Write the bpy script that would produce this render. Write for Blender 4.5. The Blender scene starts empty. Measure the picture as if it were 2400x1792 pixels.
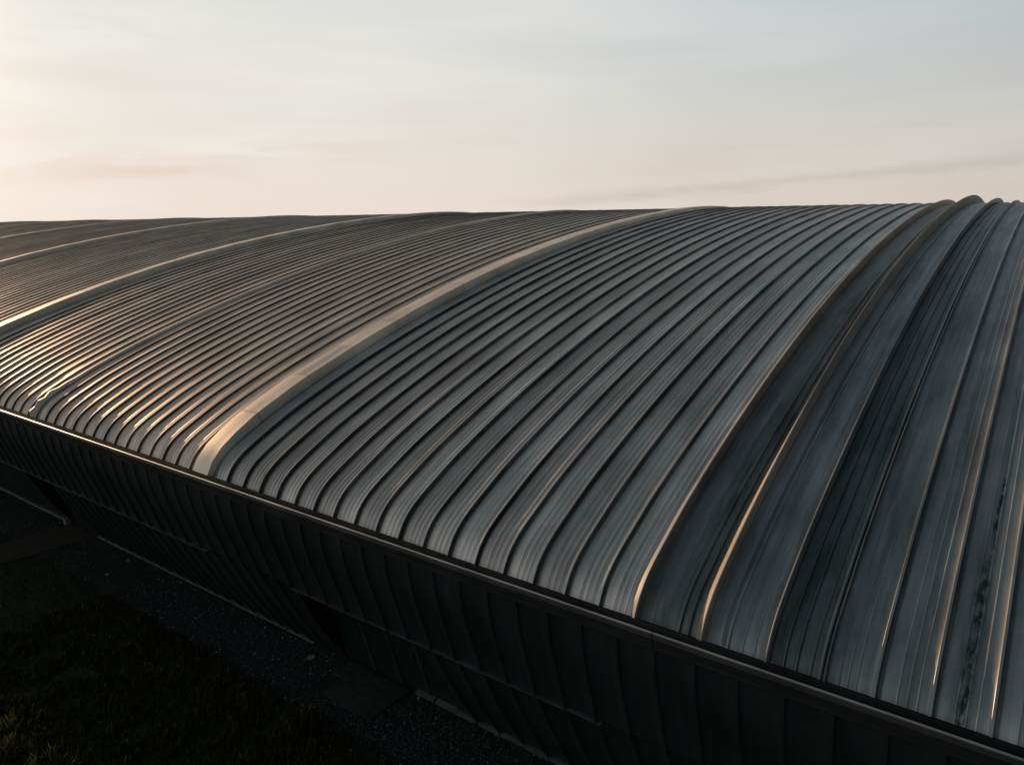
import bpy, math, random
from mathutils import Vector, noise as mnoise

random.seed(11)
S = 0.6            # metres per standing-seam pitch: everything below is laid out in seam pitches
GZ = 16.95         # camera height above the ground, in pitches
EY = 15.116        # distance from camera to the eave line, in pitches
scene = bpy.context.scene
col = scene.collection

# ------------------------------------------------------------------ helpers
class MB:
    """collects vertices / faces / uvs in pitch units (x along the hall, y inward from the eave, z from camera level)"""
    def __init__(self):
        self.v = []; self.f = []; self.uv = []
    def add(self, pts, uvs=None):
        b = len(self.v)
        self.v += [(p[0]*S, p[1]*S, (p[2]+GZ)*S) for p in pts]
        self.uv += list(uvs) if uvs else [(p[0], p[1]+p[2]) for p in pts]
        return b
    def quad(self, a, b, c, d):
        i = self.add((a, b, c, d)); self.f.append((i, i+1, i+2, i+3))
    def box(self, x0, x1, y0, y1, z0, z1):
        i = self.add([(x0,y0,z0),(x1,y0,z0),(x1,y1,z0),(x0,y1,z0),(x0,y0,z1),(x1,y0,z1),(x1,y1,z1),(x0,y1,z1)])
        for q in ((0,3,2,1),(4,5,6,7),(0,1,5,4),(1,2,6,5),(2,3,7,6),(3,0,4,7)):
            self.f.append(tuple(i+k for k in q))
    def grid(self, rows, uvrows=None, flip=False):
        n = len(rows[0]); b = len(self.v)
        for k, r in enumerate(rows):
            self.add(r, uvrows[k] if uvrows else None)
        for j in range(len(rows)-1):
            for i in range(n-1):
                q = (b+j*n+i, b+j*n+i+1, b+(j+1)*n+i+1, b+(j+1)*n+i)
                self.f.append(q[::-1] if flip else q)
    def prism(self, poly, x0, x1):
        """poly: list of (y,z) extruded along x, closed with end caps"""
        n = len(poly)
        i = self.add([(x0, y, z) for y, z in poly] + [(x1, y, z) for y, z in poly])
        for k in range(n):
            self.f.append((i+k, i+(k+1) % n, i+n+(k+1) % n, i+n+k))
        self.f.append(tuple(i+k for k in range(n))[::-1]); self.f.append(tuple(i+n+k for k in range(n)))
    def build(self, name, mat, parent=None, smooth=None):
        me = bpy.data.meshes.new(name)
        me.from_pydata(self.v, [], self.f)
        uvl = me.uv_layers.new(name='UVMap')
        buf = [0.0]*(2*len(me.loops))
        vi = [0]*len(me.loops); me.loops.foreach_get('vertex_index', vi)
        for k, v in enumerate(vi):
            buf[2*k], buf[2*k+1] = self.uv[v]
        uvl.data.foreach_set('uv', buf)
        if smooth is not None:
            me.polygons.foreach_set('use_smooth', [True]*len(me.polygons))
            me.set_sharp_from_angle(angle=math.radians(smooth))
        me.materials.append(mat); me.update()
        o = bpy.data.objects.new(name, me); col.objects.link(o)
        if parent: o.parent = parent
        return o

def tag(o, label=None, cat=None, group=None, kind=None):
    if label: o['label'] = label
    if cat: o['category'] = cat
    if group: o['group'] = group
    if kind: o['kind'] = kind
    return o

def empty(name, x, y, z):
    o = bpy.data.objects.new(name, None); col.objects.link(o)
    o.location = (x*S, y*S, (z+GZ)*S); o.empty_display_size = 0.3
    return o

def attach(o, root):
    """parent without moving (root is an unrotated, unscaled empty)"""
    o.parent = root
    o.matrix_parent_inverse.identity()
    o.location = -Vector(root.location)
    return o

# ------------------------------------------------------------------ materials
def newmat(name):
    m = bpy.data.materials.new(name); m.use_nodes = True
    nt = m.node_tree
    return m, nt, nt.nodes['Principled BSDF']

def nd(nt, t, **kw):
    n = nt.nodes.new(t)
    for k, v in kw.items():
        setattr(n, k, v)
    return n

def ramp(nt, stops):
    r = nd(nt, 'ShaderNodeValToRGB')
    els = r.color_ramp.elements
    while len(els) < len(stops): els.new(0.5)
    for e, (p, c) in zip(els, stops):
        e.position = p; e.color = (*c, 1) if len(c) == 3 else c
    return r

def uvnoise(nt, sx, sy, scale=1.0, detail=4, rough=0.55):
    tc = nd(nt, 'ShaderNodeUVMap'); mp = nd(nt, 'ShaderNodeMapping')
    mp.inputs['Scale'].default_value = (sx, sy, 1)
    nt.links.new(tc.outputs['UV'], mp.inputs['Vector'])
    no = nd(nt, 'ShaderNodeTexNoise'); no.inputs['Scale'].default_value = scale
    no.inputs['Detail'].default_value = detail; no.inputs['Roughness'].default_value = rough
    nt.links.new(mp.outputs['Vector'], no.inputs['Vector'])
    return no

def metal(name, c_dark, c_light, metallic, rough, streak=(9, .22), stain=0.0, stain_col=(.012, .02, .016), panelvar=0.25, bump=0.0, drips=(), seam=None):
    m, nt, b = newmat(name)
    n1 = uvnoise(nt, *streak, detail=6, rough=.62)
    n2 = uvnoise(nt, .55, .28, detail=5)
    r1 = ramp(nt, [(.3, c_dark), (.72, c_light)])
    nt.links.new(n1.outputs['Fac'], r1.inputs['Fac'])
    # one tone per sheet
    tc = nd(nt, 'ShaderNodeUVMap'); sp = nd(nt, 'ShaderNodeSeparateXYZ'); nt.links.new(tc.outputs['UV'], sp.inputs[0])
    ad = nd(nt, 'ShaderNodeMath', operation='ADD'); ad.inputs[1].default_value = 0.34
    fl = nd(nt, 'ShaderNodeMath', operation='FLOOR'); wn = nd(nt, 'ShaderNodeTexWhiteNoise', noise_dimensions='1D')
    nt.links.new(sp.outputs['X'], ad.inputs[0]); nt.links.new(ad.outputs[0], fl.inputs[0]); nt.links.new(fl.outputs[0], wn.inputs['W'])
    mr = nd(nt, 'ShaderNodeMapRange'); mr.inputs['To Min'].default_value = 1-panelvar; mr.inputs['To Max'].default_value = 1+panelvar*.6
    nt.links.new(wn.outputs['Value'], mr.inputs['Value'])
    mr2 = nd(nt, 'ShaderNodeMapRange'); mr2.inputs['From Min'].default_value = .3; mr2.inputs['From Max'].default_value = .7
    mr2.inputs['To Min'].default_value = .72; mr2.inputs['To Max'].default_value = 1.2
    nt.links.new(n2.outputs['Fac'], mr2.inputs['Value'])
    mul = nd(nt, 'ShaderNodeMath', operation='MULTIPLY'); nt.links.new(mr.outputs[0], mul.inputs[0]); nt.links.new(mr2.outputs[0], mul.inputs[1])
    hs = nd(nt, 'ShaderNodeHueSaturation'); nt.links.new(r1.outputs['Color'], hs.inputs['Color']); nt.links.new(mul.outputs[0], hs.inputs['Value'])
    out = hs.outputs['Color']
    if stain > 0:
        n3 = uvnoise(nt, 1.7, .20, detail=7, rough=.68)
        r3 = ramp(nt, [(.46, (0, 0, 0)), (.62, (1, 1, 1))]); nt.links.new(n3.outputs['Fac'], r3.inputs['Fac'])
        ms = nd(nt, 'ShaderNodeMath', operation='MULTIPLY'); ms.inputs[1].default_value = stain
        nt.links.new(r3.outputs['Color'], ms.inputs[0])
        mx = nd(nt, 'ShaderNodeMix', data_type='RGBA'); nt.links.new(ms.outputs[0], mx.inputs['Factor'])
        nt.links.new(out, mx.inputs['A']); mx.inputs['B'].default_value = (*stain_col, 1)
        out = mx.outputs['Result']
        mm = nd(nt, 'ShaderNodeMapRange'); mm.inputs['To Min'].default_value = metallic; mm.inputs['To Max'].default_value = metallic*.35
        nt.links.new(ms.outputs[0], mm.inputs['Value']); nt.links.new(mm.outputs[0], b.inputs['Metallic'])
    else:
        b.inputs['Metallic'].default_value = metallic
    if seam is not None:      # seam shade painted as a dark band along each right foot
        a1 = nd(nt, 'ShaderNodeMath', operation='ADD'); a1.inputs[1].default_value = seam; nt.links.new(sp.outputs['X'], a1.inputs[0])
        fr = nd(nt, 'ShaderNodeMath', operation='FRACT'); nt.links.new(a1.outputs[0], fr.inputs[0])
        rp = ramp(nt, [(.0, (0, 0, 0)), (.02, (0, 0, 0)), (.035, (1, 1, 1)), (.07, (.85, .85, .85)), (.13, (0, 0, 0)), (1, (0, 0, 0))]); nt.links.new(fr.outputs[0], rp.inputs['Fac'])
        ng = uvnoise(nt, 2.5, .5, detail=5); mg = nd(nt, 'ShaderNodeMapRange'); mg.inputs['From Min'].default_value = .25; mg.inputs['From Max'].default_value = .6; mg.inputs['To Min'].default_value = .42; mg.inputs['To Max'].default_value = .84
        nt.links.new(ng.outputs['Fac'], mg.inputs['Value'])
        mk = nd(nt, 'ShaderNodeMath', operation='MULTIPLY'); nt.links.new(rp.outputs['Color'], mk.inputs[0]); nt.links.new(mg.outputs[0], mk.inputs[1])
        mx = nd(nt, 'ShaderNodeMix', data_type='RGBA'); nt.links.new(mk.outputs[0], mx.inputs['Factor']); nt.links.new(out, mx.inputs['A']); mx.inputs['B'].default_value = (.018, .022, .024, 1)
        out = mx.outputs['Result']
    for (uc, v0, v1, wd) in drips:
        nx = uvnoise(nt, .9, 1.3, detail=5); nz = uvnoise(nt, 7, 2.2, detail=6, rough=.7)
        def mth(op, a_, b_):
            q = nd(nt, 'ShaderNodeMath', operation=op)
            for i_, v_ in enumerate((a_, b_)):
                if isinstance(v_, (int, float)): q.inputs[i_].default_value = v_
                else: nt.links.new(v_, q.inputs[i_])
            return q.outputs[0]
        off = mth('MULTIPLY', mth('SUBTRACT', nx.outputs['Fac'], .5), .09)
        du = mth('ABSOLUTE', mth('ADD', mth('SUBTRACT', sp.outputs['X'], uc), off), 0.)
        def mrange(v_, a_, b_):
            q = nd(nt, 'ShaderNodeMapRange'); nt.links.new(v_, q.inputs['Value']); q.inputs['From Min'].default_value = a_; q.inputs['From Max'].default_value = b_; return q.outputs[0]
        m1 = mrange(du, wd, 0.); m2 = mth('MULTIPLY', mrange(sp.outputs['Y'], v1, v1-.8), mrange(sp.outputs['Y'], v0, v0+.8))
        m3 = mth('MULTIPLY', mth('MULTIPLY', m1, m2), mrange(nz.outputs['Fac'], .40, .60))
        mx = nd(nt, 'ShaderNodeMix', data_type='RGBA'); nt.links.new(mth('MINIMUM', mth('MULTIPLY', m3, 1.6), .93), mx.inputs['Factor'])
        nt.links.new(out, mx.inputs['A']); mx.inputs['B'].default_value = (.012, .016, .014, 1); out = mx.outputs['Result']
    nt.links.new(out, b.inputs['Base Color'])
    rr = nd(nt, 'ShaderNodeMapRange'); rr.inputs['To Min'].default_value = rough-.1; rr.inputs['To Max'].default_value = rough+.12
    nt.links.new(n2.outputs['Fac'], rr.inputs['Value']); nt.links.new(rr.outputs[0], b.inputs['Roughness'])
    if bump:
        bp = nd(nt, 'ShaderNodeBump'); bp.inputs['Strength'].default_value = bump; bp.inputs['Distance'].default_value = .02
        n4 = uvnoise(nt, 1.6, .5, detail=3)
        nt.links.new(n4.outputs['Fac'], bp.inputs['Height']); nt.links.new(bp.outputs['Normal'], b.inputs['Normal'])
    return m

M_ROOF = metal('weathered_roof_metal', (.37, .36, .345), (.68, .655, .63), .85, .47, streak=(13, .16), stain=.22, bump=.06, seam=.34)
M_ROOFW = metal('roof_metal_sunlit_copy', (.40, .35, .305), (.70, .625, .56), .82, .49, streak=(13, .16), stain=.18, bump=.06, seam=.945)  # lighter, warmer copy for the left bays: low sunlight put into the colour
M_STAIN = metal('stained_roof_metal', (.22, .24, .245), (.40, .415, .42), .80, .46, streak=(4, .12), stain=.45, bump=.08, drips=((-.5, -.6, 4.2, .16), (-.46, 3.6, 7.5, .07)))
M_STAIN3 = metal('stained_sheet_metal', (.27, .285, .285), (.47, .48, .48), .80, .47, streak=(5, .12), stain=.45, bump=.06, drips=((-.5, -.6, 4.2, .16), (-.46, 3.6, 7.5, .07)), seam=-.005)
M_STAIN2 = metal('mouldy_roof_metal', (.10, .115, .115), (.24, .255, .25), .70, .46, streak=(5, .14), stain=.75, bump=.1)
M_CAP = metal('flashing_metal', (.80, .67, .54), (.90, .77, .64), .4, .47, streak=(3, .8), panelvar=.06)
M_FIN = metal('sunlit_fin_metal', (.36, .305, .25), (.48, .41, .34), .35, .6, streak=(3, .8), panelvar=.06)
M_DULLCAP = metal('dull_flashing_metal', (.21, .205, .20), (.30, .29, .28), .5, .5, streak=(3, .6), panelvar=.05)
M_GUT = metal('gutter_metal', (.04, .042, .042), (.07, .072, .07), .4, .42, streak=(.4, 6), panelvar=.03)
M_LIP = metal('gutter_lip_metal', (.38, .37, .35), (.5, .48, .46), .85, .36, streak=(.4, 6), panelvar=.03)
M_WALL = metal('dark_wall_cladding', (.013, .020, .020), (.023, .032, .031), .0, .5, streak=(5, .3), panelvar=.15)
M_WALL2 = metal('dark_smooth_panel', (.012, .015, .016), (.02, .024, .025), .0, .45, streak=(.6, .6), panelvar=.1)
M_SILL = metal('galvanised_flashing', (.045, .055, .055), (.085, .098, .096), .2, .5, streak=(1.5, 3), panelvar=.05)
M_BLACK = metal('black_filler', (.008, .008, .008), (.014, .014, .014), 0, .8, panelvar=.02)

def ground_mat(name, c1, c2, scale, bump=.4, c3=None):
    m, nt, b = newmat(name)
    tc = nd(nt, 'ShaderNodeTexCoord')
    n1 = nd(nt, 'ShaderNodeTexNoise'); n1.inputs['Scale'].default_value = scale; n1.inputs['Detail'].default_value = 8
    n2 = nd(nt, 'ShaderNodeTexNoise'); n2.inputs['Scale'].default_value = scale*.08; n2.inputs['Detail'].default_value = 4
    for n in (n1, n2): nt.links.new(tc.outputs['Object'], n.inputs['Vector'])
    r = ramp(nt, [(.3, c1), (.7, c2)]); nt.links.new(n1.outputs['Fac'], r.inputs['Fac'])
    mx = nd(nt, 'ShaderNodeMix', data_type='RGBA', blend_type='MULTIPLY'); mx.inputs['Factor'].default_value = .7
    r2 = ramp(nt, [(.35, (.5, .5, .5)), (.65, (1.15, 1.12, 1.05))]); nt.links.new(n2.outputs['Fac'], r2.inputs['Fac'])
    nt.links.new(r.outputs['Color'], mx.inputs['A']); nt.links.new(r2.outputs['Color'], mx.inputs['B'])
    nt.links.new(mx.outputs['Result'], b.inputs['Base Color']); b.inputs['Roughness'].default_value = .95
    b.inputs['Specular IOR Level'].default_value = .15
    bp = nd(nt, 'ShaderNodeBump'); bp.inputs['Strength'].default_value = bump; bp.inputs['Distance'].default_value = .05
    nt.links.new(n1.outputs['Fac'], bp.inputs['Height']); nt.links.new(bp.outputs['Normal'], b.inputs['Normal'])
    return m

M_SOIL = ground_mat('grassy_soil', (.010, .014, .006), (.022, .026, .010), 6)
M_GRAV = ground_mat('gravel_base', (.016, .017, .018), (.040, .040, .040), 14)
M_CONC = ground_mat('old_concrete', (.028, .033, .030), (.048, .052, .047), 5, .2)
M_PATH = ground_mat('brown_path', (.028, .026, .021), (.046, .040, .030), 4, .25)

def vary_mat(name, stops, rough=.8, spec=.2):
    m, nt, b = newmat(name)
    uv = nd(nt, 'ShaderNodeUVMap'); sp = nd(nt, 'ShaderNodeSeparateXYZ'); nt.links.new(uv.outputs['UV'], sp.inputs[0])
    r = ramp(nt, stops); nt.links.new(sp.outputs['X'], r.inputs['Fac'])
    nt.links.new(r.outputs['Color'], b.inputs['Base Color']); b.inputs['Roughness'].default_value = rough
    b.inputs['Specular IOR Level'].default_value = spec
    return m
M_STONE = vary_mat('gravel_stones', [(0, (.012, .012, .013)), (.6, (.035, .035, .036)), (.93, (.052, .053, .052)), (1, (.22, .215, .20))])
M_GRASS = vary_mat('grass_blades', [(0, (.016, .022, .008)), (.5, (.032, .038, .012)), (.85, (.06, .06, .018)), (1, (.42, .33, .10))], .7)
M_PALE = ground_mat('pale_stone', (.16, .16, .15), (.28, .27, .25), 20)
M_IRON = ground_mat('dull_iron', (.05, .055, .055), (.085, .09, .09), 12)

# ------------------------------------------------------------------ roof profile
SL = [(2.77, .44), (5, .385), (8, .34), (12, .295), (17, .25), (22, .21), (28, .172), (35, .132), (42, .10), (48, .06), (52, 0)]
def slope(y):
    for (a, m), (b, n) in zip(SL, SL[1:]):
        if y <= b: return m+(n-m)*(y-a)/(b-a)
    return 0
def make_profile():
    knee = [(0, -9.2), (.10, -9.0), (.24, -8.78), (.42, -8.58), (.65, -8.39), (.95, -8.20), (1.3, -8.005), (1.7, -7.80), (2.2, -7.545), (2.77, -7.27)]
    pts = list(knee); y, z = knee[-1]
    st = .5
    while y < 52-1e-6:
        d = min(st, 52-y)
        z += slope(y+d/2)*d; y += d
        pts.append((y, z)); st = min(st*1.12, 1.6)
    half = list(pts)
    for (yy, zz) in half[::-1][1:]:
        yy2 = 104-yy
        if yy > 6 and (int(yy*10) % 2): continue
        pts.append((yy2, zz))
    return pts
PROF = make_profile()
def frames(P):
    N = []; L = [0]
    for i, p in enumerate(P):
        a = P[max(i-1, 0)]; b = P[min(i+1, len(P)-1)]
        t = Vector((b[0]-a[0], b[1]-a[1])).normalized()
        N.append((-t.y, t.x))
        if i: L.append(L[-1]+math.dist(P[i-1], p))
    return N, L
PN, PL = frames(PROF)

DENTS = [(-49.0, 3.9, -.12, .55, .9), (-47.6, 4.3, -.09, .35, .6), (-45.6, 5.0, -.12, .5, .9), (-43.9, 5.2, -.13, .5, .9), (-42.2, 5.6, -.12, .45, 1.0),
         (-42.9, 2.2, -.13, .45, .9), (-44.0, 2.6, -.1, .35, .7), (-50.4, 3.6, -.08, .4, .7)]
def dent(x, l):
    d = 0; sx = 0
    if -53 < x < -40 and l < 12:
        for (X, y, a, rx, ry) in DENTS:
            g = .6*math.exp(-((x-X)/(rx*.7))**2-((l-y-1.1)/(ry*.55))**2)
            d += a*g; sx += a*1.6*g
    return d, sx

def sweep(mb, cs, P=PROF, N=PN, L=PL, hfun=None, wob=0.0, flip=False):
    """cs: cross-section [(x, h)] carried along the arch"""
    rows = []; uvs = []
    for j, (p, n, l) in enumerate(zip(P, N, L)):
        row = []; uv = []
        for (x, h) in cs:
            hh = h if hfun is None else hfun(x, h, p[0])
            dx = 0
            if wob and p[0] < 52:
                hh += wob*(mnoise.noise((x*.9, l*.28, 3.1))+.5*mnoise.noise((x*2.3, l*.8, 9.7)))
                d, dx = dent(x, l); hh += d*(.25 if h > .03 else .0)
                dx *= .25 if h > .03 else 0
            row.append((x+dx, p[0]+n[0]*hh, p[1]+n[1]*hh)); uv.append((x, l))
        rows.append(row); uvs.append(uv)
    mb.grid(rows, uvs, flip=flip)

RH = .066
def rib_section(x0, x1, ribs, big=(), RH=.066, top=.045):
    """cross-section from x0 to x1 with standing seams at ribs; sheets are slightly dished and rise into the seam on their right"""
    cs = [(x0, .0)]
    prev = x0
    rr = random.Random(int(abs(x0)*100)+5)
    for k, r in enumerate(list(ribs)+[None]):
        nxt = r if r is not None else x1
        w = nxt-prev
        a = prev+(.17 if k else .02)
        # minor stiffening ribs in the sheet
        if w > .55:
            for t in (.27, .47, .67):
                c = a+(w-.11)*t
                if a+.03 < c < nxt-.2:
                    cs += [(c-.022, .0), (c, .009), (c+.022, .0)]
        if r is not None:
            h = RH*rr.uniform(.86, 1.14)+(.13 if k in big else 0)
            cs += [(r-.12, .001), (r-.07, .008), (r-.045, .018), (r-.03, h*.9), (r-.02, h), (r-.02+top, h), (r-.012+top, h*.92), (r-.006+top, -.022), (r+.09, -.026), (r+.16, -.006)]
            prev = r
        else:
            cs += [(x1, .0)]
    return cs

hall = empty('arched_hall', -40, 0, -GZ)
tag(hall, 'long dark arched hall with a ribbed metal barrel roof and inward-leaning clad wall', 'building')
def part(mb, name, mat, smooth=None, parent=None, label=None):
    o = mb.build(name, mat, None, smooth)
    if parent is None:
        attach(o, hall)
    else:
        o.parent = parent; o.location = (0, 0, 0)
    if label: o['label'] = label
    return o

X_END_L, X_END_R = -196.0, 14.0
CAPS = [-25.3, -56.5, -84.5, -111.0, -140.0, -168.0]      # right edges of the broad raised caps
CW = 1.06
# ---- roof sections between caps
def fill(x0, x1, start):
    out = []; x = start
    while x > x0+.5:
        out.append(x); x -= 1.0
    return sorted(out)
secs = [(-25.3, -7.42, [-24.34+k for k in range(17)], ())]
secs.append((-56.5, -26.36, sorted([-26.98-k for k in range(29)]), ()))
for a, b in zip(CAPS[2:]+[X_END_L], CAPS[1:]):
    secs.append((a, b-CW, fill(a, b-CW, b-CW-.6), ()))
labels = ['slate-grey ribbed section in the middle, bounded by two flashings', 'ribbed section with a dented patch near the eave', None, None, None, None]
for (x0, x1, ribs, big), lb in zip(secs, labels):
    mb = MB(); near = x1 > -10
    sweep(mb, rib_section(x0, x1, ribs, big, 0.1 if near else .066, .045 if near else .085), wob=.0035)
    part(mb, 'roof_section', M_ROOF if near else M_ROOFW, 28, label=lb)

# ---- broad raised caps in lapped lengths
JOINTS = [0, 2.3, 4.9, 7.4, 10.2, 15.2, 17.5, 22.5, 29, 34.5, 40, 46, 52, 60, 70, 80, 90, 100, 104]
def cap_strip(xr, w, joints, mat, hmax=.5, detail=True, label=None):
    mb = MB()
    hf = lambda y: hmax*(.62+.38*min(1, y/2.2))*(1 if y < 18 else max(.46, 1-(y-18)/62))
    xl = xr-w
    for j0, j1 in zip(joints, joints[1:]):
        idx = [i for i, p in enumerate(PROF) if j0-1e-6 <= p[0] <= j1+1e-6]
        if detail and j1 < 3: idx = [i for i in idx if i in (0, 2, 4, 6, 8)]      # knee piece is bent in facets
        P = [PROF[i] for i in idx]
        def lerp(y):
            for a, b in zip(PROF, PROF[1:]):
                if a[0] <= y <= b[0]:
                    t = (y-a[0])/(b[0]-a[0]); return (y, a[1]+(b[1]-a[1])*t)
        g = .028 if detail else 0
        ys = [j0+(g if j0 > 0 else 0)]+[p[0] for p in P if j0+.08 < p[0] < j1-.08]+[j1]
        P = [lerp(y) for y in ys]; N, L = frames(P)
        if j0 > 0: L = [l+j0*1.1 for l in L]
        k = random.uniform(-.006, .006)
        cs = [(xl-.02, .05), (xl, .10), (xl+.004, .41), (xl+.03, .445), (xl+.53*w, .475+k), (xl+.56*w, .473), (xr-.012, .487), (xr, .475), (xr+.003, .46), (xr+.006, .0)]
        sweep(mb, cs, P, N, L, hfun=lambda x, h, y: h*hf(y)/.5*(1+.03*math.sin(y*1.7+xr)))
    # continuous backing strip seen through the lap joints
    sweep(mb, [(xl+.05, .0), (xl+.06, .36), (xr-.06, .42), (xr-.05, .0)], hfun=lambda x, h, y: h*hf(y)/.5)
    return part(mb, 'cap_flashing', mat, 20, label=label)
for k, xr in enumerate(CAPS):
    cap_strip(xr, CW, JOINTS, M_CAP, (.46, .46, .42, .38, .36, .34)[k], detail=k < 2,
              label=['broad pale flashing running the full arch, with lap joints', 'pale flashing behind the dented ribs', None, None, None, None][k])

# ---- bright taller seam with the bent lower end
mb = MB()
cs = [(-.075, .0), (-.06, .05), (-.055, .14), (-.045, .155), (.075, .155), (.082, .14), (.085, .0)]
sweep(mb, [(x-40.98, h) for x, h in cs if True], PROF[10:], PN[10:], PL[10:])
# torn, splayed end
rows = []; uvs = []
for j in range(11):
    p, n, l = PROF[j], PN[j], PL[j]
    t = max(0, 1-l/2.9); kx = -.34*math.sin(t*2.6)*t + (.12 if j in (3, 4) else 0); tw = 1.3*t*(1 if j % 2 else .3)
    rows.append([(-40.98+x+kx*(h/.155), p[0]+n[0]*h*(1+tw), p[1]+n[1]*h*(1+tw)) for x, h in cs]); uvs.append([(x, l) for x, h in cs])
mb.grid(rows, uvs)
part(mb, 'joint_seam', M_CAP, 25, label='taller bright seam, bent and torn at its lower end')

# ---- right-hand movement joint: three tall fins with stained sheets between them
def strip(name, mat, cs, hfun=None, wob=.003, label=None, smooth=26):
    mb = MB(); sweep(mb, cs, hfun=hfun, wob=wob); return part(mb, name, mat, smooth, label=label)
grow = lambda a, b: (lambda x, h, y: h*(a+(b-a)*min(1, y/12)))
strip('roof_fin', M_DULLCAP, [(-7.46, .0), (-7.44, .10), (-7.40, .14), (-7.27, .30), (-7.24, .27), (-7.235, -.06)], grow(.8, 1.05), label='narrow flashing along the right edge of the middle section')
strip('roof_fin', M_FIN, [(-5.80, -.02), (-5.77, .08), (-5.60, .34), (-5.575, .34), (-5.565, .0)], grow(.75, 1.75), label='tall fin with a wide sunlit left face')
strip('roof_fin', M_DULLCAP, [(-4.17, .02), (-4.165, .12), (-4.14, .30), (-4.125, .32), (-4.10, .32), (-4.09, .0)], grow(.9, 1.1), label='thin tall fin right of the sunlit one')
strip('roof_section', M_STAIN2, [(-7.24, -.05), (-7.0, -.05), (-6.62, -.045), (-6.58, -.03), (-6.54, -.045), (-6.30, -.04), (-6.27, .02), (-6.20, .03), (-6.17, -.04), (-6.05, -.035),
       (-6.02, .03), (-5.97, .03), (-5.95, -.03), (-5.79, -.01)], label='mould-stained sunken strip beside the tall fins')
strip('roof_section', M_STAIN, [(-5.566, -.02), (-5.2, -.03), (-5.12, .01), (-5.06, .06), (-5.02, .055), (-4.99, .01), (-4.72, .0), (-4.70, .012), (-4.68, .0), (-4.46, .0), (-4.44, .012), (-4.42, .0), (-4.165, .02)],
      label='blue-grey raised strip between two tall fins')
strip('roof_section', M_STAIN2, [(-4.088, -.05), (-3.86, -.05), (-3.83, .03), (-3.79, .03), (-3.77, -.04), (-3.60, -.05), (-3.57, .04), (-3.53, .04), (-3.50, -.02), (-3.25, -.02), (-3.23, .0), (-3.21, -.02), (-3.09, .0)],
      label='dark green-stained strip right of the thin fin')
cs = [(-3.09, .0), (-3.06, .10), (-3.03, .12), (-3.0, .10), (-2.985, .02), (-2.965, .02), (-2.95, .12), (-2.92, .13), (-2.90, .0)]
rs = rib_section(-2.90, X_END_R, [-2.0+k for k in range(16)])
# rounder, taller seams on this part of the roof
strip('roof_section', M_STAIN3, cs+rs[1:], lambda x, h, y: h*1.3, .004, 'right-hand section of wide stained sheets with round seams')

# ---- eave: filler, gutter, lip, fascia
mb = MB(); mb.prism([(.10, -9.22), (.16, -9.20), (.18, -9.95), (.10, -9.95)], X_END_L, X_END_R)
part(mb, 'eave_filler', M_BLACK)
mb = MB(); mb.prism([(.03, -9.40), (.075, -9.27), (.095, -9.27), (.095, -9.60), (.05, -9.60)], X_END_L, X_END_R)
part(mb, 'drip_edge', M_GUT)
gut = MB()
x = X_END_L
seams = [-150, -120, -95, -72, -52, -36, -22.2, -6.62, 2.5, X_END_R]
for sx in seams:
    y0 = -.52
    gut.prism([(.045, -9.60), (.045, -9.57), (-.46, -9.57), (-.515, -9.12), (-.565, -9.12), (-.585, -9.235), (-.54, -9.25), (-.44, -9.60)], x+.012, sx-.012)
    x = sx
gutter = part(gut, 'gutter', M_GUT, label='box gutter along the eave')
lip = MB(); x = X_END_L
for sx in seams:
    lip.prism([(-.52, -9.117), (-.52, -9.09), (-.55, -9.084), (-.585, -9.10), (-.585, -9.13), (-.573, -9.118)], x+.012, sx-.012); x = sx
part(lip, 'gutter_lip', M_LIP, 30, parent=gutter)

# ---- inward-leaning wall
WU = [(-.41, -9.20), (-.385, -9.40), (-.36, -9.6), (-.32, -10.0), (-.21, -10.55), (-.04, -11.1), (.16, -11.65), (.38, -12.25), (.60, -12.9)]
WL = [(.68, -12.98), (.98, -13.6), (1.36, -14.35), (1.80, -15.15), (2.32, -16.0), (2.95, -16.95)]
def clad(xa, xb, prof, ribs, h=.075):
    mb = MB(); N, L = frames(prof)
    N = [(n[0], n[1]) for n in N]
    cs = [(xa, 0)]
    for r in ribs:
        if xa+.12 < r < xb-.12:
            cs += [(r-.22, 0), (r-.12, h*.55), (r-.02, h), (r+.03, h*.95), (r+.07, h*.2), (r+.12, -.005), (r+.45, -.02), (r+.65, -.012)]
    cs = [c for c in cs if xa <= c[0] < xb-.02]+[(xb, 0)]
    cs.sort()
    rows = []; uvs = []
    for p, n, l in zip(prof, N, L):
        # outward normal of a wall walked downward points away from the hall
        ny, nz = n
        if ny > 0: ny, nz = -ny, -nz
        rows.append([(x, p[0]+ny*hh, p[1]+nz*hh) for x, hh in cs]); uvs.append([(x, l) for x, _ in cs])
    mb.grid(rows, uvs, flip=True)
    return mb
WR = [-24.34-.3+k for k in range(-175, 39)]
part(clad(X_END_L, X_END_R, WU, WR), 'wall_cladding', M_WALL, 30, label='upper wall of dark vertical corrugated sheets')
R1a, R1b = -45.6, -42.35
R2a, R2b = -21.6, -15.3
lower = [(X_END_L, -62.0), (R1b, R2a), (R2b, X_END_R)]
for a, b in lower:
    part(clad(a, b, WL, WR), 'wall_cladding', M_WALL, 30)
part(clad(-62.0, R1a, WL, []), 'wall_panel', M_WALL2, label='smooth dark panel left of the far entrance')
# ledges
def ledge(a, b):
    mb = MB(); x = a; k = 0
    while x < b:
        w = min(1.0, b-x)
        dy = random.uniform(-.012, .012)
        mb.prism([(.70, -12.925), (.525+dy, -12.965), (.525+dy, -12.985), (.70, -12.975)], x, x+w*.965); x += w
    part(mb, 'wall_ledge', M_SILL)
ledge(-62, -27.16); ledge(-21.64, -8.5)
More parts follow.
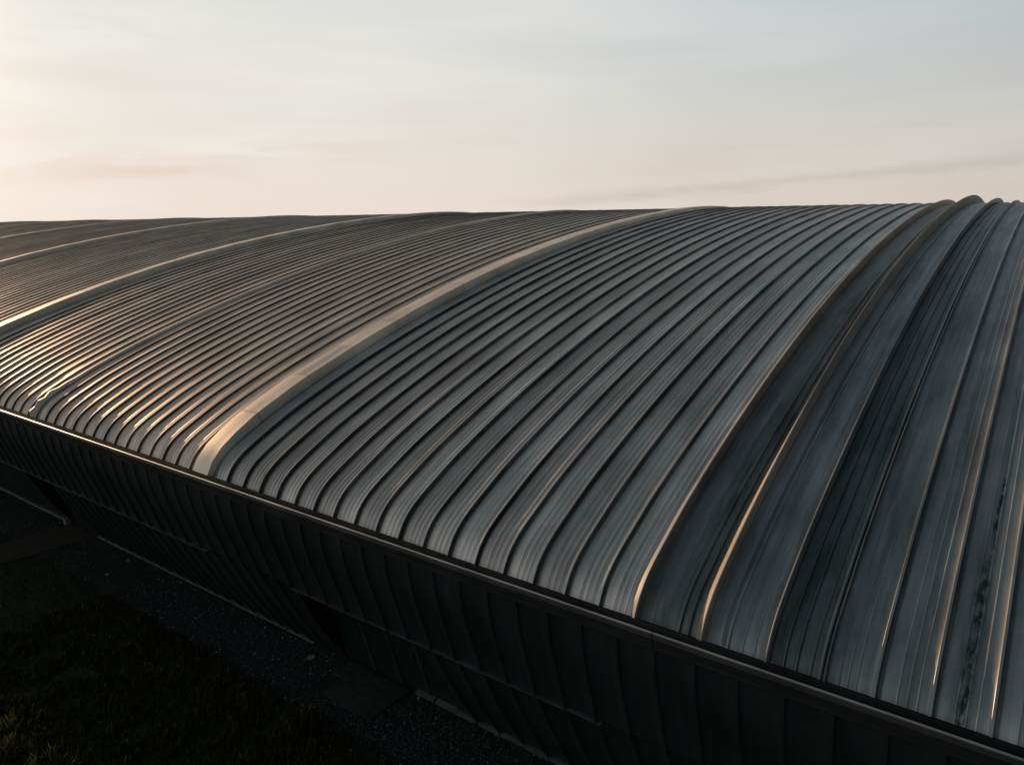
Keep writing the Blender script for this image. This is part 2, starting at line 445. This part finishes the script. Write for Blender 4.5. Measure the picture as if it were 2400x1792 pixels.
# recessed entrances
def recess(a, b, doors, base_y=2.95):
    D = 1.1
    top = (.72, -13.02); bot = (base_y, -16.95)
    mb = MB()
    back = lambda t: (top[0]+D+(bot[0]-top[0])*t*.55, top[1]+(bot[1]-top[1])*t)
    # cheeks, soffit and back wall
    for X in (a+.004, b-.004):
        i = mb.add([(X, *top), (X, *bot), (X, *back(1)), (X, *back(0))]); mb.f.append((i, i+1, i+2, i+3))
    mb.quad((a, *top), (b, *top), (b, *back(0)), (a, *back(0)))
    mb.quad((a, *back(0)), (b, *back(0)), (b, *back(1)), (a, *back(1)))
    r = part(mb, 'entrance_recess', M_WALL2)
    w = (b-a-.5)/doors
    for k in range(doors):
        x0 = a+.25+k*w
        d = MB(); f = MB()
        def face(mbx, xa, xb, t0, t1, out):
            p0, p1 = back(t0), back(t1)
            i = mbx.add([(xa, p0[0]-out, p0[1]), (xb, p0[0]-out, p0[1]), (xb, p1[0]-out, p1[1]), (xa, p1[0]-out, p1[1]),
                         (xa, p0[0]-.003, p0[1]), (xb, p0[0]-.003, p0[1]), (xb, p1[0]-.003, p1[1]), (xa, p1[0]-.003, p1[1])])
            for q in ((0, 1, 2, 3), (0, 4, 5, 1), (1, 5, 6, 2), (2, 6, 7, 3), (3, 7, 4, 0)): mbx.f.append(tuple(i+z for z in q))
        face(d, x0+.1, x0+w-.1, .12, .985, .05)
        dd = part(d, 'door', M_WALL2)
        face(f, x0, x0+.095, .04, .985, .09); face(f, x0+w-.095, x0+w-.005, .04, .985, .09); face(f, x0+.1, x0+w-.1, .04, .115, .09)
        part(f, 'door_frame', M_SILL if False else M_GUT, parent=dd)
        h = MB(); p = back(.52); hx = x0+w-.28 if k % 2 == 0 else x0+.22
        h.box(hx, hx+.05, p[0]-.14, p[0]-.06, p[1]-.15, p[1]+.15); part(h, 'handle', M_GUT, parent=dd)
recess(R1a, R1b, 2); recess(R2a, R2b, 4)
# sill along the foot of the wall
def sill(a, b, mat, h=.11):
    mb = MB(); x = a
    while x < b:
        w = min(1.0, b-x); dy = random.uniform(-.015, .015)
        y0 = 2.80+dy
        mb.prism([(y0-.02, -16.95), (y0, -16.95+h*.55), (2.93, -16.95+h), (3.0, -16.95)], x, x+w*random.uniform(.9, .985)); x += w
    part(mb, 'base_sill', mat)
sill(-100, R1a-.1, M_SILL); sill(R1b+.1, -23.4, M_SILL); sill(-17.6, X_END_R, M_SILL, .17)
mb = MB(); mb.box(-45.95, -45.62, 2.55, 2.9, -16.95, -16.62); part(mb, 'sill_block', M_PALE)
# far side and gable ends
mb = MB(); mb.quad((X_END_L, 103.9, -9.3), (X_END_R, 103.9, -9.3), (X_END_R, 101.1, -16.95), (X_END_L, 101.1, -16.95)); part(mb, 'back_wall', M_WALL)
for X in (X_END_L+.02, X_END_R-.02):
    mb = MB()
    ring = [(X, p[0], p[1]) for p in PROF]+[(X, 103.8, -9.4), (X, 101.1, -16.95), (X, 2.95, -16.95)]+[(X, y, z) for y, z in (WU+WL[:-1])[::-1]]
    i = mb.add(ring); mb.f.append(tuple(range(i, i+len(ring)))); part(mb, 'gable_wall', M_WALL)

# ------------------------------------------------------------------ ground
def struct(mb, name, mat):
    return tag(mb.build(name, mat), kind='structure')
mb = MB(); R = 9000
mb.quad((-R, -R, -GZ-.03), (R, -R, -GZ-.03), (R, R, -GZ-.03), (-R, R, -GZ-.03)); struct(mb, 'ground', M_SOIL)
# gravel strip with a ragged grass edge
mb = MB(); rows = [[], []]
for k in range(241):
    x = -110+k*.52
    e = -.15+.22*mnoise.noise((x*.5, 0, 0))+.1*mnoise.noise((x*1.7, 4, 0))
    rows[0].append((x, e, -GZ-.02)); rows[1].append((x, 3.4, -GZ-.02))
mb.grid(rows); struct(mb, 'gravel_strip', M_GRAV)
def edge(x): return -.15+.22*mnoise.noise((x*.5, 0, 0))+.1*mnoise.noise((x*1.7, 4, 0))

slab1 = lambda x, y: -45.4 < x < -42.4 and -2.6 < y < 3
slab2 = lambda x, y: -21.15 < x < -17.85 and .7 < y < 3
mb = MB(); rows = []
for j in range(9):
    y = 2.85-j*.62
    rows.append([(-45.35+.06*mnoise.noise((j, 1, 0))-.05*j, y, -GZ+.012), (-43.9-.05*j, y, -GZ+.02), (-42.35+.07*mnoise.noise((j, 5, 0))-.05*j, y, -GZ+.012)])
mb.grid(rows, flip=True); tag(mb.build('path', M_PATH), kind='structure')
apron = empty('concrete_apron', -19.5, 1.8, -GZ)
tag(apron, 'dark cracked concrete apron on the gravel at the foot of the near entrance', 'concrete slab')
for (x0, x1, y0, y1, dz) in ((-21.15, -19.55, 1.86, 2.78, 0), (-19.52, -17.88, 1.86, 2.78, .012), (-20.5, -19.3, .75, 1.83, -.006), (-19.27, -17.85, .72, 1.83, .006)):
    m2 = MB(); m2.box(x0, x1, y0, y1, -GZ-.05, -GZ+.05+dz); o = m2.build('paving_slab', M_CONC); attach(o, apron)
# drain cover
mb = MB(); n = 28; c = (-22.72, 2.07)
ring = [(c[0]+.17*math.cos(2*math.pi*k/n), c[1]+.17*math.sin(2*math.pi*k/n)) for k in range(n)]
i = mb.add([(x, y, -GZ-.02) for x, y in ring]+[(x, y, -GZ+.035) for x, y in ring]+[(c[0]+(x-c[0])*.82, c[1]+(y-c[1])*.82, -GZ+.04) for x, y in ring]+[(c[0]+(x-c[0])*.78, c[1]+(y-c[1])*.78, -GZ+.028) for x, y in ring])
for r_ in range(3):
    for k in range(n): mb.f.append((i+r_*n+k, i+r_*n+(k+1) % n, i+(r_+1)*n+(k+1) % n, i+(r_+1)*n+k))
mb.f.append(tuple(i+3*n+k for k in range(n)))
tag(mb.build('drain_cover', M_PALE), 'small round pale drain cover lying in the gravel by the wall', 'drain cover')

def stone_mb(mb, x, y, r, u, rng, flat=.6):
    pts = []
    a0 = rng.uniform(0, 6.28)
    for k in range(5):
        a = a0+k*1.2566; q = r*rng.uniform(.7, 1.25); pts.append((x+q*math.cos(a), y+q*math.sin(a), -GZ-.015+r*flat*.35*rng.uniform(.5, 1.4)))
    top = [(x+(p[0]-x)*.45, y+(p[1]-y)*.45, -GZ-.01+r*flat*rng.uniform(.8, 1.2)) for p in pts]
    low = [(p[0], p[1], -GZ-.03) for p in pts]
    i = mb.add(low+pts+top, [(u, .5)]*15)
    for b in (0, 5):
        for k in range(5): mb.f.append((i+b+k, i+b+(k+1) % 5, i+b+5+(k+1) % 5, i+b+5+k))
    mb.f.append(tuple(i+10+k for k in range(5)))
rng = random.Random(3)
mb = MB(); cnt = 0
while cnt < 15000:
    x = rng.uniform(-62, 4) if rng.random() < .45 else rng.uniform(-34, -9)
    y = rng.uniform(-.6, 2.8)
    if y < edge(x)-.25*rng.random() or slab1(x, y) or slab2(x, y): continue
    stone_mb(mb, x, y, rng.uniform(.022, .055), min(.985, rng.random()**.8*.97) if rng.random() < .985 else 1.0, rng); cnt += 1
tag(mb.build('gravel', M_STONE), 'dark loose gravel in a strip along the foot of the wall', 'gravel', kind='stuff')
# a few pale stones one can tell apart
for (x, y, r, lb) in ((-37.82, 2.27, .10, 'small pale stone on the gravel close to the wall, farthest of the pale stones'),
                      (-37.06, .79, .09, 'small pale stone on the gravel near the grass edge'),
                      (-26.23, 2.39, .075, 'small pale stone below the wall, between far path and drain cover'),
                      (-17.34, 2.69, .07, 'small pale stone by the wall base just right of the concrete apron')):
    m2 = MB(); stone_mb(m2, x, y, r, .5, rng, .8); tag(m2.build('pale_stone', M_PALE), lb, 'stone', 'pale stones on the gravel')

# grass: one mass of blades and tufts
mb = MB(); rng = random.Random(8)
def blade(x, y, h, u, lean):
    a = rng.uniform(0, 6.283); w = .018*rng.uniform(.7, 1.5)
    dx, dy = math.cos(a)*w, math.sin(a)*w
    b = rng.uniform(0, 6.283); l = h*lean*rng.uniform(.3, 1)
    lx, ly = math.cos(b)*l, math.sin(b)*l
    i = mb.add([(x-dx, y-dy, -GZ-.03), (x+dx, y+dy, -GZ-.03), (x+dx*.7+lx*.4, y+dy*.7+ly*.4, -GZ+h*.6), (x-dx*.7+lx*.4, y-dy*.7+ly*.4, -GZ+h*.6), (x+lx, y+ly, -GZ+h)], [(u, 0)]*5)
    mb.f.append((i, i+1, i+2, i+3)); mb.f.append((i+3, i+2, i+4))
cnt = 0
while cnt < 62000:
    if rng.random() < .62: x = rng.uniform(-35, -14); y = rng.uniform(-11.5, -.1)
    else: x = rng.uniform(-75, -8); y = rng.uniform(-16, -.1)
    if y > edge(x)+.1*rng.random() or slab1(x, y): continue
    cl = mnoise.noise((x*.9, y*.9, 2)); cl2 = mnoise.noise((x*3.1, y*3.1, 7))
    if cl+.6*cl2 < rng.uniform(-.75, .1): continue
    h = (.10+.16*max(0, cl+.5)*rng.uniform(.5, 1.2))*(1.5 if y < -6 else 1)
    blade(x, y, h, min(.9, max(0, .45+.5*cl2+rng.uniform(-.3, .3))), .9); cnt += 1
for _ in range(260):      # taller tufts away from the wall, low sun painted into their gold colour
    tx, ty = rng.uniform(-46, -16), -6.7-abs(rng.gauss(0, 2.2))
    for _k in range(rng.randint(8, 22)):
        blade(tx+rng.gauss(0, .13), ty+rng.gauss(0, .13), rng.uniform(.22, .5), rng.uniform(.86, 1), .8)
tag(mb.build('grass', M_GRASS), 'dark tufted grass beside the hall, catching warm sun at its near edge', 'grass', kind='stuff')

# ------------------------------------------------------------------ sky and sun
SUN_EL, SUN_AZ = math.radians(11.5), math.radians(8.2)     # SUN_AZ: how far the sun stands behind the hall's long axis
sx, sy, sz = -math.cos(SUN_AZ)*math.cos(SUN_EL), math.sin(SUN_AZ)*math.cos(SUN_EL), math.sin(SUN_EL)
w = bpy.data.worlds.new("World"); scene.world = w; w.use_nodes = True
nt = w.node_tree; bg = nt.nodes['Background']
sky = nd(nt, 'ShaderNodeTexSky', sky_type='NISHITA'); sky.sun_disc = False
sky.sun_elevation = SUN_EL; sky.sun_rotation = math.atan2(sx, sy); sky.air_density = 1.2; sky.dust_density = 2.5; sky.ozone_density = 1.2
tc = nd(nt, 'ShaderNodeTexCoord'); sp = nd(nt, 'ShaderNodeSeparateXYZ'); nt.links.new(tc.outputs['Generated'], sp.inputs[0])
def math_(op, a, b=None):
    m = nd(nt, 'ShaderNodeMath', operation=op)
    for i, v in enumerate((a, b)):
        if v is None: continue
        if isinstance(v, (int, float)): m.inputs[i].default_value = v
        else: nt.links.new(v, m.inputs[i])
    return m.outputs[0]
def maprange(v, a, b, c=0., d=1.):
    m = nd(nt, 'ShaderNodeMapRange'); m.interpolation_type = 'SMOOTHSTEP'
    nt.links.new(v, m.inputs['Value'])
    for k, x in zip(('From Min', 'From Max', 'To Min', 'To Max'), (a, b, c, d)): m.inputs[k].default_value = x
    return m.outputs[0]
def mix(f, a, b, blend='MIX'):
    m = nd(nt, 'ShaderNodeMix', data_type='RGBA', blend_type=blend)
    if isinstance(f, float): m.inputs['Factor'].default_value = f
    else: nt.links.new(f, m.inputs['Factor'])
    for k, v in (('A', a), ('B', b)):
        if isinstance(v, tuple): m.inputs[k].default_value = (*v, 1)
        else: nt.links.new(v, m.inputs[k])
    return m.outputs['Result']
dot = nd(nt, 'ShaderNodeVectorMath', operation='DOT_PRODUCT'); nt.links.new(tc.outputs['Generated'], dot.inputs[0]); dot.inputs[1].default_value = (-math.cos(SUN_AZ), math.sin(SUN_AZ), 0)
el = sp.outputs['Z']
# high thin veil of cloud: warm and bright toward the sun, cool away from it, thinning to a dim blue overhead; its unseen parts are shaped to light roof and wall
def veil(stops):
    r = ramp(nt, stops); r.color_ramp.interpolation = 'EASE' if False else 'LINEAR'
    nt.links.new(el, r.inputs['Fac']); return r.outputs['Color']
v_sun = veil([(0, (.93, .80, .70)), (.06, (.90, .81, .73)), (.15, (.86, .84, .79)), (.30, (.80, .81, .79)), (.40, (.84, .70, .57)), (.49, (.44, .39, .34)), (.62, (.155, .19, .21)), (.85, (.09, .13, .155)), (1, (.085, .125, .15))])
v_mid = veil([(0, (.80, .675, .575)), (.06, (.76, .69, .615)), (.14, (.70, .695, .66)), (.29, (.56, .615, .655)), (.44, (.20, .25, .285)), (.62, (.10, .145, .175)), (1, (.085, .125, .15))])
v_side = veil([(0, (.655, .575, .50)), (.06, (.62, .58, .53)), (.15, (.54, .56, .56)), (.29, (.42, .475, .53)), (.44, (.15, .205, .24)), (.62, (.09, .135, .16)), (1, (.085, .125, .15))])
v_back = veil([(0, (.06, .09, .10)), (.2, (.06, .095, .108)), (.5, (.07, .11, .13)), (1, (.085, .125, .15))])
d_ = dot.outputs['Value']
c = mix(maprange(d_, -.75, -.12), v_back, v_side)
c = mix(maprange(d_, -.12, .46), c, v_mid)
c = mix(maprange(d_, .40, .86), c, v_sun)
# bright haze close around the sun, just outside the left of the view
dot3 = nd(nt, 'ShaderNodeVectorMath', operation='DOT_PRODUCT'); nt.links.new(tc.outputs['Generated'], dot3.inputs[0]); dot3.inputs[1].default_value = (sx, sy, sz)
halo = math_('MULTIPLY', math_('POWER', math_('MAXIMUM', dot3.outputs['Value'], 0.), 95.), 1.1)
hz = nd(nt, 'ShaderNodeVectorMath', operation='SCALE'); hz.inputs[0].default_value = (1.0, .80, .60); nt.links.new(halo, hz.inputs['Scale'])
ha = nd(nt, 'ShaderNodeVectorMath', operation='ADD'); nt.links.new(c, ha.inputs[0]); nt.links.new(hz.outputs[0], ha.inputs[1]); c = ha.outputs[0]
# long flat streaks of cloud
def cloud(scale, sz_, lo, hi, detail=6, off=0., tilt=0.0):
    mp = nd(nt, 'ShaderNodeMapping'); mp.inputs['Scale'].default_value = (1, 1, sz_); mp.inputs['Location'].default_value = (off, off*.7, 0); mp.inputs['Rotation'].default_value = (0, tilt, 0)
    nt.links.new(tc.outputs['Generated'], mp.inputs['Vector'])
    n = nd(nt, 'ShaderNodeTexNoise'); n.inputs['Scale'].default_value = scale; n.inputs['Detail'].default_value = detail; n.inputs['Roughness'].default_value = .52; n.inputs['Distortion'].default_value = .4
    nt.links.new(mp.outputs['Vector'], n.inputs['Vector'])
    return maprange(n.outputs['Fac'], lo, hi)
cl1 = cloud(2.2, 6.5, .44, .70, off=3.7, tilt=.10)
cl2 = cloud(2.4, 10, .46, .70, off=5.6, tilt=-.06)
sunny = maprange(d_, .2, .9, .25, 1.)
c = mix(math_('MULTIPLY', math_('MULTIPLY', cl1, sunny), .40), c, (.985, .955, .91), 'MIX')
low = math_('MULTIPLY', maprange(el, .02, .09), maprange(el, .22, .12))
c = mix(math_('MULTIPLY', math_('MULTIPLY', cl2, low), .30), c, mix(maprange(d_, 0., .8), (.46, .42, .39), (.80, .62, .53)), 'MIX')
# three distinct thin clouds: a pink bar and a pale wisp low toward the sun, a grey bar low on the far side
az = math_('ARCTAN2', sp.outputs['X'], sp.outputs['Y'])
mpw = nd(nt, 'ShaderNodeMapping'); mpw.inputs['Scale'].default_value = (4, 4, 26); nt.links.new(tc.outputs['Generated'], mpw.inputs['Vector'])
nw = nd(nt, 'ShaderNodeTexNoise'); nw.inputs['Scale'].default_value = 2.2; nw.inputs['Detail'].default_value = 7; nw.inputs['Distortion'].default_value = .6
nt.links.new(mpw.outputs['Vector'], nw.inputs['Vector'])
def bar(a0, a1, edge, z0, slope_, half, lo, hi):
    zc = math_('ADD', math_('MULTIPLY', az, slope_), z0)
    wig = math_('MULTIPLY', math_('SUBTRACT', nw.outputs['Fac'], .5), half*2.2)
    d = math_('ABSOLUTE', math_('ADD', math_('SUBTRACT', el, zc), wig))
    m = math_('MULTIPLY', maprange(d, half*1.25, half*.1), math_('MULTIPLY', maprange(az, a0-edge, a0+edge), maprange(az, a1+edge, a1-edge)))
    return math_('MULTIPLY', m, maprange(nw.outputs['Fac'], .3, .62, lo, hi))
c = mix(bar(-1.17, -1.0, .07, .0715, 0.0, .014, .3, .75), c, (.84, .66, .56))
c = mix(bar(-1.3, -.86, .10, .21, .108, .020, .1, .6), c, (.96, .92, .87))
c = mix(bar(-1.4, -1.02, .12, .43, .19, .030, .0, .55), c, (.95, .94, .90))
c = mix(bar(-.58, .3, .14, .0815, .072, 0.010, .15, .5), c, (.58, .52, .47))
# Background strength carries the Nishita scale; the veil is divided by it
bg.inputs['Strength'].default_value = .1
sc = nd(nt, 'ShaderNodeVectorMath', operation='SCALE'); nt.links.new(c, sc.inputs[0]); sc.inputs['Scale'].default_value = 9.0
sk = nd(nt, 'ShaderNodeVectorMath', operation='SCALE'); nt.links.new(sky.outputs['Color'], sk.inputs[0]); sk.inputs['Scale'].default_value = .02
su = nd(nt, 'ShaderNodeVectorMath', operation='ADD'); nt.links.new(sc.outputs[0], su.inputs[0]); nt.links.new(sk.outputs[0], su.inputs[1])
nt.links.new(su.outputs[0], bg.inputs['Color'])

ld = bpy.data.lights.new('sun', 'SUN'); ld.energy = 2.8; ld.angle = math.radians(.5); ld.color = (1.0, .62, .35)
lo = bpy.data.objects.new('sun', ld); col.objects.link(lo)
lo.rotation_euler = Vector((sx, sy, sz)).to_track_quat('Z', 'Y').to_euler()
lo.location = (sx*100, sy*100, sz*100+30)

# ------------------------------------------------------------------ camera
cd = bpy.data.cameras.new('camera'); cam = bpy.data.objects.new('camera', cd); col.objects.link(cam)
cd.sensor_width = 36; cd.lens = 36*1732.14/2400; cd.clip_start = .1; cd.clip_end = 20000
AZ, P = math.radians(36.201), math.radians(11.453)
F = Vector((-math.sin(AZ)*math.cos(P), math.cos(AZ)*math.cos(P), -math.sin(P)))
cam.rotation_euler = F.to_track_quat('-Z', 'Y').to_euler()
cam.location = (0, -EY*S, GZ*S)
scene.camera = cam
scene.view_settings.view_transform = 'Standard'; scene.view_settings.look = 'None'
scene.view_settings.exposure = 0; scene.view_settings.gamma = 1
